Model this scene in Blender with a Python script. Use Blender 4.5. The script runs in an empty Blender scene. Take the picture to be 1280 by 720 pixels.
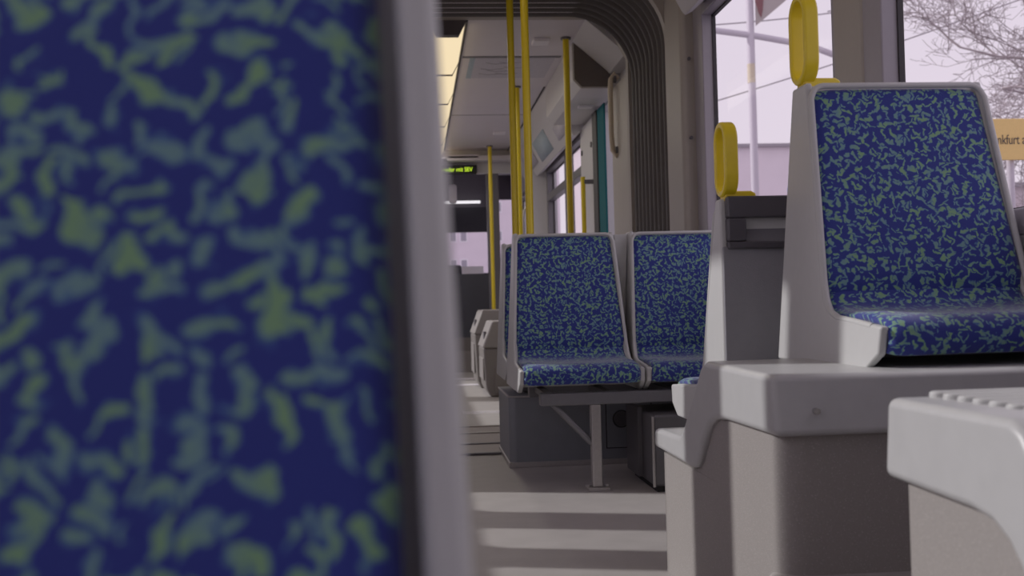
import bpy, bmesh, math, random
from mathutils import Vector, Matrix
random.seed(7)
PI = math.pi
C = bpy.context.scene.collection
SC = bpy.context.scene

# ------------------------------------------------------------------ materials
def srgb(r, g, b):
    f = lambda c: (c/255/12.92) if c/255 <= .04045 else ((c/255+.055)/1.055)**2.4
    return (f(r), f(g), f(b), 1)

class NT:
    def __init__(s, m):
        m.use_nodes = True
        s.t = m.node_tree; s.n = s.t.nodes
        s.n.clear()
    def node(s, typ, **kw):
        n = s.n.new(typ)
        for k, v in kw.items(): setattr(n, k, v)
        return n
    def link(s, a, b): s.t.links.new(a, b)
    def val(s, sock, v):
        if isinstance(v, bpy.types.NodeSocket): s.link(v, sock)
        else: sock.default_value = v
    def math(s, op, a, b=None, c=None):
        n = s.node('ShaderNodeMath', operation=op)
        s.val(n.inputs[0], a)
        if b is not None: s.val(n.inputs[1], b)
        if c is not None: s.val(n.inputs[2], c)
        return n.outputs[0]
    def mix(s, f, a, b):
        n = s.node('ShaderNodeMix', data_type='RGBA')
        s.val(n.inputs[0], f); s.val(n.inputs[6], a); s.val(n.inputs[7], b)
        return n.outputs[2]

def mat(name, col, rough=.5, metal=0, spec=.5, noise=0, nscale=60, bump=0, bscale=400, speck=None, sheen=0, coat=0):
    m = bpy.data.materials.new(name); t = NT(m)
    out = t.node('ShaderNodeOutputMaterial'); p = t.node('ShaderNodeBsdfPrincipled')
    t.link(p.outputs[0], out.inputs[0])
    p.inputs['Roughness'].default_value = rough; p.inputs['Metallic'].default_value = metal
    p.inputs['Specular IOR Level'].default_value = spec
    if sheen: p.inputs['Sheen Weight'].default_value = sheen
    if coat: p.inputs['Coat Weight'].default_value = coat
    tc = t.node('ShaderNodeTexCoord')
    c = col
    nz = t.node('ShaderNodeTexNoise'); nz.inputs['Scale'].default_value = nscale; nz.inputs['Detail'].default_value = 4
    t.link(tc.outputs['Object'], nz.inputs['Vector'])
    k = noise or .03
    dark = tuple(x*(1-k) for x in col[:3])+(1,); lite = tuple(min(1, x*(1+k)) for x in col[:3])+(1,)
    r = t.node('ShaderNodeMapRange'); r.inputs[1].default_value = .3; r.inputs[2].default_value = .7
    t.link(nz.outputs[0], r.inputs[0])
    c = t.mix(r.outputs[0], dark, lite)
    if speck:
        scol, sscale, amt = speck
        v = t.node('ShaderNodeTexVoronoi'); v.inputs['Scale'].default_value = sscale
        t.link(tc.outputs['Object'], v.inputs['Vector'])
        f = t.math('LESS_THAN', v.outputs['Distance'], amt)
        c = t.mix(f, c, scol)
    t.link(c, p.inputs['Base Color'])
    if bump:
        bn = t.node('ShaderNodeTexNoise'); bn.inputs['Scale'].default_value = bscale
        t.link(tc.outputs['Object'], bn.inputs['Vector'])
        b = t.node('ShaderNodeBump'); b.inputs['Strength'].default_value = bump; b.inputs['Distance'].default_value = .002
        t.link(bn.outputs[0], b.inputs['Height']); t.link(b.outputs[0], p.inputs['Normal'])
    return m

def emit(name, col, strength):
    m = bpy.data.materials.new(name); t = NT(m)
    out = t.node('ShaderNodeOutputMaterial'); e = t.node('ShaderNodeEmission')
    e.inputs[0].default_value = col; e.inputs[1].default_value = strength
    t.link(e.outputs[0], out.inputs[0]); return m

def glass_mat(name, tint=(.97, .96, .98, 1), refl=.9):
    m = bpy.data.materials.new(name); t = NT(m)
    out = t.node('ShaderNodeOutputMaterial'); mx = t.node('ShaderNodeMixShader')
    tr = t.node('ShaderNodeBsdfTransparent'); gl = t.node('ShaderNodeBsdfGlossy')
    tr.inputs[0].default_value = tint; gl.inputs['Roughness'].default_value = .02
    lw = t.node('ShaderNodeLayerWeight'); lw.inputs[0].default_value = .5
    t.link(t.math('MULTIPLY', t.math('POWER', lw.outputs['Facing'], 5.0), refl*.12), mx.inputs[0])
    t.link(tr.outputs[0], mx.inputs[1]); t.link(gl.outputs[0], mx.inputs[2]); t.link(mx.outputs[0], out.inputs[0])
    return m

def fabric_mat():
    """navy moquette with short green and teal squiggles, laid out in metres on the UV map"""
    m = bpy.data.materials.new('seat_moquette'); t = NT(m)
    out = t.node('ShaderNodeOutputMaterial'); p = t.node('ShaderNodeBsdfPrincipled'); t.link(p.outputs[0], out.inputs[0])
    uv = t.node('ShaderNodeUVMap'); uv.uv_map = 'UVMap'
    nz = t.node('ShaderNodeTexNoise'); nz.inputs['Scale'].default_value = 75; nz.inputs['Detail'].default_value = 1
    t.link(uv.outputs[0], nz.inputs['Vector'])
    sub = t.node('ShaderNodeVectorMath', operation='SUBTRACT'); t.link(nz.outputs['Color'], sub.inputs[0]); sub.inputs[1].default_value = (.5, .5, .5)
    scl = t.node('ShaderNodeVectorMath', operation='SCALE'); t.link(sub.outputs[0], scl.inputs[0]); scl.inputs['Scale'].default_value = .019
    add = t.node('ShaderNodeVectorMath', operation='ADD'); t.link(uv.outputs[0], add.inputs[0]); t.link(scl.outputs[0], add.inputs[1])
    ds = []
    for off, sc, L, rad in (((0, 0, 0), 50, .36, .20), ((.313, .171, 0), 57, .26, .17)):
        o = t.node('ShaderNodeVectorMath', operation='ADD'); t.link(add.outputs[0], o.inputs[0]); o.inputs[1].default_value = off
        s = t.node('ShaderNodeVectorMath', operation='SCALE'); t.link(o.outputs[0], s.inputs[0]); s.inputs['Scale'].default_value = sc
        v = t.node('ShaderNodeTexVoronoi', voronoi_dimensions='2D'); v.inputs['Scale'].default_value = 1; v.inputs['Randomness'].default_value = .9
        t.link(s.outputs[0], v.inputs['Vector'])
        d = t.node('ShaderNodeVectorMath', operation='SUBTRACT'); t.link(s.outputs[0], d.inputs[0]); t.link(v.outputs['Position'], d.inputs[1])
        sx = t.node('ShaderNodeSeparateXYZ'); t.link(d.outputs[0], sx.inputs[0])
        sc_ = t.node('ShaderNodeSeparateColor'); t.link(v.outputs['Color'], sc_.inputs[0])
        ang = t.math('MULTIPLY', sc_.outputs[0], 6.283)
        ca, sa = t.math('COSINE', ang), t.math('SINE', ang)
        lx = t.math('ADD', t.math('MULTIPLY', sx.outputs[0], ca), t.math('MULTIPLY', sx.outputs[1], sa))
        ly = t.math('SUBTRACT', t.math('MULTIPLY', sx.outputs[1], ca), t.math('MULTIPLY', sx.outputs[0], sa))
        ln = t.math('MULTIPLY_ADD', sc_.outputs[1], L, L*.35)
        ex = t.math('MAXIMUM', t.math('SUBTRACT', t.math('ABSOLUTE', lx), ln), 0.0)
        dist = t.math('SQRT', t.math('ADD', t.math('MULTIPLY', ex, ex), t.math('MULTIPLY', ly, ly)))
        rr = t.math('MULTIPLY_ADD', sc_.outputs[2], rad*.72, rad*.38)
        ds.append(t.math('SUBTRACT', dist, rr))
    dmin = t.math('MINIMUM', ds[0], ds[1])
    def band(lo, hi):
        r = t.node('ShaderNodeMapRange'); t.link(dmin, r.inputs[0])
        r.inputs[1].default_value = lo; r.inputs[2].default_value = hi
        r.inputs[3].default_value = 1; r.inputs[4].default_value = 0
        return r.outputs[0]
    wv = t.node('ShaderNodeTexNoise'); wv.inputs['Scale'].default_value = 30; t.link(uv.outputs[0], wv.inputs['Vector'])
    wr = t.node('ShaderNodeMapRange'); t.link(wv.outputs[0], wr.inputs[0]); wr.inputs[1].default_value = .42; wr.inputs[2].default_value = .6
    green = t.mix(wr.outputs[0], srgb(118, 160, 118), srgb(104, 142, 146))
    base = t.mix(band(-.03, .06), srgb(43, 53, 126), srgb(64, 98, 154))
    col = t.mix(band(-.07, .01), base, green)
    t.link(col, p.inputs['Base Color'])
    p.inputs['Roughness'].default_value = .85; p.inputs['Sheen Weight'].default_value = .4; p.inputs['Specular IOR Level'].default_value = .2
    p.inputs['Sheen Roughness'].default_value = .4
    w = t.node('ShaderNodeTexNoise'); w.inputs['Scale'].default_value = 900; t.link(uv.outputs[0], w.inputs['Vector'])
    b = t.node('ShaderNodeBump'); b.inputs['Strength'].default_value = .25; b.inputs['Distance'].default_value = .002
    t.link(w.outputs[0], b.inputs['Height']); t.link(b.outputs[0], p.inputs['Normal'])
    return m

M = dict(
    fabric=fabric_mat(),
    shell=mat('grey_white_plastic', srgb(186, 187, 186), .38, noise=.02, nscale=40),
    cover=mat('podium_cover_plastic', srgb(176, 177, 177), .36, noise=.03, nscale=30),
    base=mat('speckled_carpet_panel', srgb(140, 135, 131), .75, noise=.08, nscale=300, speck=(srgb(176, 170, 166), 210, .16), bump=.3),
    floor=mat('tram_floor_vinyl', srgb(160, 156, 153), .55, noise=.06, nscale=9, speck=(srgb(150, 140, 139), 160, .15)),
    floor2=mat('gangway_plate_metal', srgb(140, 130, 128), .5, noise=.06, nscale=20),
    wall=mat('wall_laminate', srgb(198, 196, 198), .45, noise=.02),
    wall_tan=mat('pillar_taupe', srgb(164, 157, 148), .5, noise=.02),
    ceil=mat('ceiling_laminate', srgb(214, 208, 214), .5, noise=.02, nscale=5),
    frame=mat('window_frame_grey', srgb(152, 147, 155), .45, noise=.02),
    dframe=mat('dark_window_frame', srgb(96, 94, 100), .4, noise=.03),
    rubber=mat('black_rubber', srgb(38, 36, 38), .6),
    bellows=mat('bellows_rubber', srgb(84, 80, 78), .6, noise=.06),
    bellows_dark=mat('bellows_frame', srgb(84, 80, 82), .6, noise=.05),
    yellow=mat('yellow_enamel', srgb(234, 206, 26), .35, noise=.02),
    panel=mat('seat_back_panel_grey', srgb(128, 128, 134), .5, noise=.03, bump=.2),
    recess=mat('dark_grip_plastic', srgb(66, 64, 70), .4, noise=.03),
    pocket=mat('grip_pocket_plastic', srgb(100, 100, 106), .5, noise=.03),
    box=mat('equipment_box_grey', srgb(118, 122, 128), .5, noise=.05, nscale=15),
    dbox=mat('heater_box_dark', srgb(78, 77, 80), .5, noise=.04),
    steel=mat('brushed_steel', srgb(170, 166, 164), .38, metal=.6, noise=.06, nscale=80),
    gsteel=mat('painted_grey_steel', srgb(112, 112, 116), .4, metal=.3, noise=.04),
    screw=mat('screw_metal', srgb(200, 198, 196), .25, metal=.9),
    black=mat('black_gap', srgb(20, 20, 22), .8),
    teal=mat('teal_door_edge', srgb(30, 92, 100), .8, spec=.1),
    header=mat('header_end_dark', srgb(96, 90, 88), .55, noise=.03),
    tan=mat('beige_grab_bar', srgb(205, 190, 165), .45),
    bin=mat('bin_grey_plastic', srgb(118, 113, 110), .6, noise=.04),
    bins=mat('bin_hood_grey', srgb(134, 129, 127), .6, noise=.03),
    cab=mat('cab_dark_blue', srgb(46, 48, 58), .5, noise=.06),
    cabhead=mat('cab_grey', srgb(96, 92, 98), .6),
    dash=mat('dashboard_black', srgb(40, 40, 46), .6),
    paper=mat('pale_print', srgb(190, 186, 196), .5, noise=.06, nscale=40),
    bluepaper=mat('light_blue_print', srgb(158, 176, 188), .5, noise=.12, nscale=60),
    glass=glass_mat('window_glass'),
    lens=emit('warm_light_lens', srgb(250, 224, 178), .95),
    led=emit('led_green_yellow', (.62, .95, .03, 1), 1.0),
    tube=emit('white_glow_tube', srgb(240, 236, 240), 1.1),
    post=mat('galvanised_post', srgb(196, 188, 200), .5, metal=.1),
    wire=mat('overhead_wire', srgb(150, 142, 150), .6),
    facade=mat('pale_render', srgb(226, 214, 224), .9, noise=.03, nscale=1),
    facade2=mat('rose_render', srgb(198, 184, 192), .9, noise=.04, nscale=1),
    roof=mat('grey_roof', srgb(150, 144, 152), .8),
    winpane=mat('house_window_dark', srgb(150, 146, 158), .2),
    ysign=mat('yellow_sign_sheet', srgb(238, 200, 120), .5),
    bluesign=mat('blue_sign_sheet', srgb(88, 118, 200), .5),
    white=mat('white_sign_paint', srgb(236, 232, 238), .5),
    ink=mat('dark_ink', srgb(70, 64, 60), .6),
    red=mat('dark_red_emblem', srgb(120, 74, 78), .6),
    signback=mat('sign_board_taupe', srgb(170, 160, 158), .7),
    bark=mat('bare_bark', srgb(150, 138, 142), .9),
    asphalt=mat('street_asphalt', srgb(150, 146, 150), .9, noise=.08, nscale=3),
)

# ------------------------------------------------------------------ mesh builder
class MB:
    def __init__(s): s.v = []; s.f = []; s.uv = {}
    def add(s, vs, fs):
        b = len(s.v); s.v += [tuple(v) for v in vs]; s.f += [tuple(i+b for i in f) for f in fs]; return s
    def box(s, x0, x1, y0, y1, z0, z1):
        return s.add([(x0,y0,z0),(x1,y0,z0),(x1,y1,z0),(x0,y1,z0),(x0,y0,z1),(x1,y0,z1),(x1,y1,z1),(x0,y1,z1)],
                     [(0,3,2,1),(4,5,6,7),(0,1,5,4),(1,2,6,5),(2,3,7,6),(3,0,4,7)])
    def prism(s, poly, axis, a, b):
        mk = {'x': lambda p, t: (t, p[0], p[1]), 'y': lambda p, t: (p[0], t, p[1]), 'z': lambda p, t: (p[0], p[1], t)}[axis]
        n = len(poly)
        return s.add([mk(p, a) for p in poly]+[mk(p, b) for p in poly],
                     [tuple(range(n))[::-1], tuple(range(n, 2*n))]+[(i, (i+1) % n, n+(i+1) % n, n+i) for i in range(n)])
    def tube(s, path, r, n=12, closed=False, flat=None):
        P = [Vector(p) for p in path]; k = len(P); rings = []; vs = []; up = None
        for i in range(k):
            a = P[i-1] if (i or closed) else P[i]; b = P[(i+1) % k] if (i < k-1 or closed) else P[i]
            t = (b-a).normalized()
            if up is None:
                up = Vector((0, 0, 1)) if abs(t.z) < .9 else Vector((1, 0, 0))
            e1 = (up - t*up.dot(t)).normalized(); up = e1; e2 = t.cross(e1)
            rr = r[i] if isinstance(r, (list, tuple)) else r
            for j in range(n):
                th = 2*PI*j/n
                vs.append(P[i]+e1*rr*math.cos(th)+e2*rr*math.sin(th))
        fs = []
        for i in range(k if closed else k-1):
            for j in range(n):
                a, b = i*n+j, i*n+(j+1) % n; c, d = ((i+1) % k)*n+(j+1) % n, ((i+1) % k)*n+j
                fs.append((a, b, c, d))
        if not closed: fs += [tuple(range(n))[::-1], tuple(range((k-1)*n, k*n))]
        return s.add(vs, fs)
    def cyl(s, p0, p1, r, n=20): return s.tube([p0, p1], r, n)
    def map(s, fn): s.v = [tuple(fn(*v)) for v in s.v]; return s
    def build(s, name, m, parent=None, bevel=0, seg=3, sharp=38, ang=35):
        me = bpy.data.meshes.new(name)
        off = parent_loc(parent)
        me.from_pydata([(x-off.x, y-off.y, z-off.z) for x, y, z in s.v], [], s.f)
        bm = bmesh.new(); bm.from_mesh(me); bmesh.ops.recalc_face_normals(bm, faces=bm.faces); bm.to_mesh(me); bm.free()
        me.materials.append(M[m] if isinstance(m, str) else m)
        for p in me.polygons: p.use_smooth = True
        me.set_sharp_from_angle(angle=math.radians(sharp))
        o = bpy.data.objects.new(name, me); C.objects.link(o)
        if parent: o.parent = parent
        if bevel:
            b = o.modifiers.new('bevel', 'BEVEL'); b.width = bevel; b.segments = seg; b.limit_method = 'ANGLE'
            b.angle_limit = math.radians(ang); b.harden_normals = True
        return o

def parent_loc(p):
    v = Vector((0, 0, 0))
    while p is not None: v += p.location; p = p.parent
    return v

def tag(o, label, cat, group=None, kind=None):
    o['label'] = label; o['category'] = cat
    if group: o['group'] = group
    if kind: o['kind'] = kind
    return o
def thing(name, label, cat, loc=(0, 0, 0), group=None, kind=None):
    o = bpy.data.objects.new(name, None); o.empty_display_size = .1; C.objects.link(o); o.location = loc
    return tag(o, label, cat, group, kind)
def struct(name, mb, m, label, cat='wall', **kw):
    return tag(mb.build(name, m, **kw), label, cat, kind='structure')
def copy_tree(o, parent=None):
    c = o.copy(); C.objects.link(c); c.parent = parent
    for ch in list(o.children): copy_tree(ch, c)
    return c
def arc(cx, cy, r, a0, a1, n):
    return [(cx+r*math.cos(math.radians(a0+(a1-a0)*i/n)), cy+r*math.sin(math.radians(a0+(a1-a0)*i/n))) for i in range(n+1)]
def text_mesh(name, s, size, m, parent, loc, rot, align='LEFT', depth=.001, sx=1):
    cu = bpy.data.curves.new(name, 'FONT'); cu.body = s; cu.size = size; cu.align_x = align; cu.extrude = depth
    t = bpy.data.objects.new('tmp_text', cu); C.objects.link(t)
    dg = bpy.context.evaluated_depsgraph_get(); dg.update()
    me = bpy.data.meshes.new_from_object(t.evaluated_get(dg)); me.name = name
    bpy.data.objects.remove(t); bpy.data.curves.remove(cu)
    me.materials.clear(); me.materials.append(M[m])
    o = bpy.data.objects.new(name, me); C.objects.link(o); o.parent = parent
    o.location = Vector(loc)-parent_loc(parent); o.rotation_euler = rot; o.scale = (sx, 1, 1)
    return o

# ------------------------------------------------------------------ camera
HC, F = .68, 1350.0
Yc = Vector((-120, -25, F)).normalized()            # world +Y seen by the camera (right, up, forward)
ph = math.radians(1.5)
cc = -(Yc.x*-math.sin(ph)+Yc.y*math.cos(ph))/Yc.z
Zc = Vector((-math.sin(ph), math.cos(ph), cc)).normalized()
Xc = Yc.cross(Zc)
if Xc.x < 0: Xc = -Xc
right = Vector((Xc.x, Yc.x, Zc.x)); up = Vector((Xc.y, Yc.y, Zc.y)); fwd = Vector((Xc.z, Yc.z, Zc.z))
cam = bpy.data.cameras.new('camera'); co = bpy.data.objects.new('camera', cam); C.objects.link(co)
R = Matrix((right, up, -fwd)).transposed()
co.matrix_world = Matrix.Translation((0, 0, HC)) @ R.to_4x4()
cam.sensor_width = 36; cam.lens = F/1280*36; cam.clip_start = .02; cam.clip_end = 400
cam.dof.use_dof = True; cam.dof.focus_distance = 3.1; cam.dof.aperture_fstop = 5.8
SC.camera = co

# ------------------------------------------------------------------ shell of the tram
XR, XL, XC, ZC = 1.30, -.93, .215, 2.30
Y0, YB0, YB1, YE = -2.2, 5.13, 6.03, 11.2
struct('floor', MB().box(XL-.08, XR+.08, Y0, 13.6, -.06, 0), 'floor', 'grey pinkish vinyl tram floor along the aisle', 'floor')
struct('ceiling', MB().box(XL-.08, XR+.08, Y0, 13.6, ZC, ZC+.06), 'ceil', 'pale lilac grey tram ceiling', 'ceiling')
struct('back_light_block', MB().box(XL-.08, XR+.08, Y0-.06, Y0, 0, ZC), 'wall', 'added plain wall behind the viewpoint blocking light from behind')  # added wall, closes the car so little light comes from behind

SILL, HEAD = .80, 2.0
def wall_side(name, side, spans, y0, y1, label, lo=SILL, hi=HEAD):
    """lower panel, upper panel and the solid stretches between the openings"""
    xa, xb = (XR, XR+.08) if side > 0 else (XL-.08, XL)
    mb = MB()
    mb.box(xa, xb, y0, y1, hi, ZC)
    cur = y0
    for (a, b, z0) in spans:
        if a > cur: mb.box(xa, xb, cur, a, 0, hi)
        if z0 > 0: mb.box(xa, xb, a, b, 0, z0)
        cur = b
    if cur < y1: mb.box(xa, xb, cur, y1, 0, hi)
    return struct(name, mb, 'wall', label)

wall_side('wall_right', 1, [(-1.9, .95, SILL), (1.25, 2.96, SILL), (3.16, 4.80, SILL)], Y0, YB0, 'grey right wall of the near car with tall windows')
wall_side('wall_right_far', 1, [(6.60, 7.36, 0.02), (8.04, 10.3, SILL), (11.7, 13.2, SILL)], YB1, 13.4, 'grey right wall of the far car beyond the gangway')
LD = [(2.30, 2.58), (2.88, 3.17), (3.39, 3.67), (3.93, 4.32)]  # glass spans of the added left door, spaced to match the sun stripes
wall_side('wall_left', -1, [(-1.9, .2, SILL), (.5, 1.95, SILL), (2.22, 4.40, 0.02)], Y0, YB0, 'grey left wall of the near car with opening for the added sun stripe door')
wall_side('wall_left_far', -1, [(6.5, 8.2, SILL), (8.5, 10.4, SILL), (11.7, 13.2, SILL)], YB1, 13.4, 'grey left wall of the far car')

wn = [0]
def window(side, y0, y1, z0, z1, label, fm='frame', fw=.05, transom=None, mull=(), depth=.05, proud=.0, fw0=None):
    fw0 = fw0 or fw; fz = .06
    wn[0] += 1
    x = XR if side > 0 else XL
    t = thing('window_%d' % wn[0], label, 'window', (x, (y0+y1)/2, z0), kind='structure')
    xa, xb = (x-proud, x+depth) if side > 0 else (x-depth, x+proud)
    fr = MB()
    fr.box(xa, xb, y0, y0+fw0, z0, z1).box(xa, xb, y1-fw, y1, z0, z1).box(xa, xb, y0+fw0, y1-fw, z0, z0+fz).box(xa, xb, y0+fw0, y1-fw, z1-fz, z1)
    if transom: fr.box(xa, xb, y0+fw0, y1-fw, transom-.035, transom+.035)
    for m_ in mull: fr.box(xa-.005, xb, m_-.03, m_+.03, z0+fz, z1-fz)
    fr.build('window_frame', fm, t, bevel=.006)
    xm = x+.035*side
    g = MB()
    e = .008
    for (a, b, c, d) in ((y0+fw0, y0+fw0+e, z0+fz, z1-fz), (y1-fw-e, y1-fw, z0+fz, z1-fz), (y0+fw0, y1-fw, z0+fz, z0+fz+e), (y0+fw0, y1-fw, z1-fz-e, z1-fz)):
        g.box(xm-.004, xm+.012, a, b, c, d)
    g.build('gasket', 'rubber', t)
    MB().add([(xm, y0+fw0, z0+fz), (xm, y1-fw, z0+fz), (xm, y1-fw, z1-fz), (xm, y0+fw0, z1-fz)], [(0, 1, 2, 3)]).build('pane', 'glass', t)
    return t
window(1, -1.9, .95, SILL, HEAD, 'large right window beside the viewpoint')
window(1, 1.25, 2.96, SILL, HEAD, 'large right window behind the front seat', fw=.12, fw0=.05, proud=.015)
window(1, 3.16, 4.80, SILL, HEAD, 'large right window between taupe pillar and gangway', fw=.15, fw0=.03, proud=.015)
window(1, 8.04, 10.3, SILL, HEAD, 'dark framed transom window of the far car', 'dframe', .06, 1.70, (9.0,), proud=.02)
window(1, 11.7, 13.2, SILL, HEAD, 'right side window of the cab', 'dframe', .05, 1.45, proud=.02)
window(-1, -1.9, .2, SILL, HEAD, 'left window beside the viewpoint')
window(-1, .5, 1.95, SILL, HEAD, 'left window beside the close seat')
window(-1, 6.5, 8.2, SILL, HEAD, 'left window of the far car', 'dframe', .05, 1.68)
window(-1, 8.5, 10.4, SILL, HEAD, 'left window of the far car near the cab', 'dframe', .05, 1.68)
window(-1, 11.7, 13.2, SILL, HEAD, 'left side window of the cab', 'dframe', .05, 1.45)

# unseen left door, added so its narrow panes throw the sun stripes
d = thing('sun_stripe_door', 'unseen added left door with four narrow panes shaping the sun stripes', 'door', (XL, 3.3, 0), kind='structure')
edges = [2.22]+[(LD[i][1]+LD[i+1][0])/2 for i in range(3)]+[4.40]
for i, (a, b) in enumerate(LD):
    lo = .74 if i else .98  # first pane raised and rounder to curve the sun patch's edge
    r = .05 if i else .14
    hole = arc(a+r, lo+r, r, 180, 270, 6)+arc(b-r, lo+r, r, 270, 360, 6)+arc(b-.04, 1.90-.04, .04, 0, 90, 3)+arc(a+.04, 1.90-.04, .04, 90, 180, 3)
    # leaf as a frame around the hole: bridge outer rectangle and hole
    n = len(hole); ya, yb, za, zb = edges[i], edges[i+1], .03, HEAD
    cx_, cz_ = (a+b)/2, (lo+1.9)/2
    outer = []
    for (py, pz) in hole:
        dy, dz = py-cx_, pz-cz_
        ty = ((yb if dy > 0 else ya)-cx_)/dy if abs(dy) > 1e-6 else 1e9
        tz = ((zb if dz > 0 else za)-cz_)/dz if abs(dz) > 1e-6 else 1e9
        k_ = min(ty, tz); outer.append((cx_+dy*k_, cz_+dz*k_))
    # put the true corners in by snapping the nearest outer points
    for (qy, qz) in ((ya, za), (yb, za), (yb, zb), (ya, zb)):
        j = min(range(n), key=lambda q: (outer[q][0]-qy)**2+(outer[q][1]-qz)**2); outer[j] = (qy, qz)
    vs = []
    for x in (XL-.05, XL-.01):
        vs += [(x, p[0], p[1]) for p in hole]+[(x, p[0], p[1]) for p in outer]
    fs = []
    for q in range(n):
        w = (q+1) % n
        fs += [(q, w, n+w, n+q), (2*n+q, 2*n+w, 3*n+w, 3*n+q), (q, w, 2*n+w, 2*n+q), (n+q, n+w, 3*n+w, 3*n+q)]
    lf = MB().add(vs, fs).build('leaf', 'wall', d)
    MB().add([(XL-.03, a-.02, lo-.02), (XL-.03, b+.02, lo-.02), (XL-.03, b+.02, 1.92), (XL-.03, a-.02, 1.92)], [(0, 1, 2, 3)]).build('pane', 'glass', lf)

# coves between wall and ceiling
def cove(y0, y1, side, name, label):
    f = (lambda x: x) if side > 0 else (lambda x: 2*XC-x)
    poly = [(f(1.0), ZC), (f(1.19), 1.945), (f(1.205), 1.93), (f(1.235), 1.945), (f(XR-.001), 2.0), (f(XR-.001), ZC)]
    return struct(name, MB().prism(poly, 'y', y0, y1), 'wall', label, 'trim', bevel=.004)
cove(Y0, 4.62, 1, 'trim_1', 'sloping cove panel above the near right windows')
cove(7.95, YE, 1, 'trim_2', 'sloping cove panel above the far right windows')
struct('trim_3', MB().prism([(1.0, ZC), (1.215, 2.115), (1.225, 2.10), (XR-.001, 2.10), (XR-.001, ZC)], 'y', YB1+.03, 6.585), 'wall', 'short sloping cove panel by the gangway', 'trim', bevel=.004)
cove(Y0, 5.1, -1, 'trim_4', 'sloping cove panel above the near left windows')
cove(YB1+.03, YE, -1, 'trim_5', 'sloping cove panel above the far left windows')
# dark shadow-gap seams between ceiling and cove, ceiling and light trough
struct('trim_6', MB().box(.985, .997, 7.95, YE, ZC-.006, ZC), 'rubber', 'dark seam between ceiling and cove of the far car', 'trim')
struct('trim_7', MB().box(.321, .333, YB1+.05, 11.1, ZC-.008, ZC), 'rubber', 'dark seam along the right of the ceiling lights', 'trim')
struct('trim_8', MB().box(.34, .985, 6.96, 7.006, ZC-.003, ZC).box(.34, .985, 9.1, 9.106, ZC-.003, ZC), 'dframe', 'thin cross seams of the far ceiling panels', 'trim')

# taupe pillars of the near right wall
p = thing('pillar', 'taupe wall pillar between the two large right windows', 'pillar', (1.29, 3.06, SILL), kind='structure')
MB().box(1.28, 1.32, 2.955, 3.165, 0, 2.0).build('pillar_face', 'wall_tan', p, bevel=.012)
p = thing('pillar', 'taupe wall pillar beside the dark gangway bellows', 'pillar', (1.25, 4.97, 0), kind='structure')
MB().box(1.225, 1.36, 4.80, 5.12, 0, 2.28).build('pillar_face', 'wall_tan', p, bevel=.03)
for zz in (1.42, 1.78):
    MB().cyl((1.262, 4.79, zz), (1.262, 4.803, zz), .008).build('screw', 'dframe', p)

# interior sill ledges
struct('trim_9', MB().box(1.286, 1.30, Y0, 4.79, .42, .803), 'wall', 'window sill ledge along the near right wall', 'trim', bevel=.008)

# ------------------------------------------------------------------ gangway bellows
def gang_profile(x1, z1, r):
    """right half profile from floor to ceiling centre, then mirrored"""
    pts = [(x1, 0.0), (x1, .5), (x1, 1.0), (x1, 1.4), (x1, 1.7)]
    pts += [(x1-r+r*math.cos(a), z1-r+r*math.sin(a)) for a in [math.radians(k*7.5) for k in range(0, 13)]]
    pts += [(XC+.35, z1), (XC+.1, z1)]
    return pts + [(2*XC-x, z) for x, z in pts[::-1]]
b = thing('gangway_bellows', 'dark grey corrugated bellows around the gangway between the cars', 'bellows', (XC, 5.62, 0))
NF = 9; rows = []
for i in range(NF*12+1):
    yy = YB0+.03+(YB1-YB0-.06)*i/(NF*12)
    k = 1-abs(math.sin(PI*i/12))**.8
    rows.append((yy, .07*k))
vs = []; nprof = len(gang_profile(1.2, 2.3, .3))
for yy, dd in rows: vs += [(x, yy, z) for x, z in gang_profile(1.235+dd, 2.285+dd*.7, .36)]
fs = [(i*nprof+j, i*nprof+j+1, (i+1)*nprof+j+1, (i+1)*nprof+j) for i in range(len(rows)-1) for j in range(nprof-1)]
MB().add(vs, fs).build('bellows_skin', 'bellows', b, sharp=60)
def ring(name, y0, y1, inner, outer, m, parent):
    n = len(inner); vs = []
    for y in (y0, y1): vs += [(x, y, z) for x, z in inner]+[(x, y, z) for x, z in outer]
    fs = []
    for q in range(n-1):
        w = q+1
        fs += [(q, w, n+w, n+q), (2*n+q, 2*n+w, 3*n+w, 3*n+q), (q, w, 2*n+w, 2*n+q), (n+q, n+w, 3*n+w, 3*n+q)]
    return MB().add(vs, fs).build(name, m, parent)
ring('near_frame', YB0-.02, YB0+.03, gang_profile(1.24, 2.29, .36), gang_profile(1.40, 2.42, .3), 'wall_tan', b)
def cham(x1, z1, zc, xc):
    pts = [(x1, 0), (x1, zc), (xc, z1), (XC+.1, z1)]
    return pts+[(2*XC-x, z) for x, z in pts[::-1]]
ring('far_frame', YB1-.03, YB1+.03, cham(1.225, 2.295, 2.07, 1.10), cham(1.42, 2.42, 2.25, 1.2), 'wall_tan', b)
# crossways floor plates of the gangway
g = thing('gangway_floor_plate', 'ribbed floor plates with metal edge strips across the gangway', 'floor plate', (XC, 5.5, 0))
MB().box(XL+.12, 1.18, 4.95, 6.04, .001, .006).build('plate', 'floor2', g)
for yy in (4.93, 5.28, 5.72, 6.04):
    MB().box(XL+.12, 1.18, yy, yy+.03, .004, .012).build('edge_strip', 'steel' if yy > 5.5 else 'dframe', g)
MB().box(.54, .62, 5.52, 5.56, .006, .0075).build('white_mark', 'white', g); MB().box(.55, .60, 5.60, 5.61, .006, .0075).build('white_mark', 'white', g)
fm = MB()
for k in range(3): fm.box(.28, .52, 6.85+k*.06, 6.87+k*.06, .0005, .002)
tag(fm.build('tread_mark', 'white'), 'worn white tread lines on the floor by the doors', 'marking', kind='structure')
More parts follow.
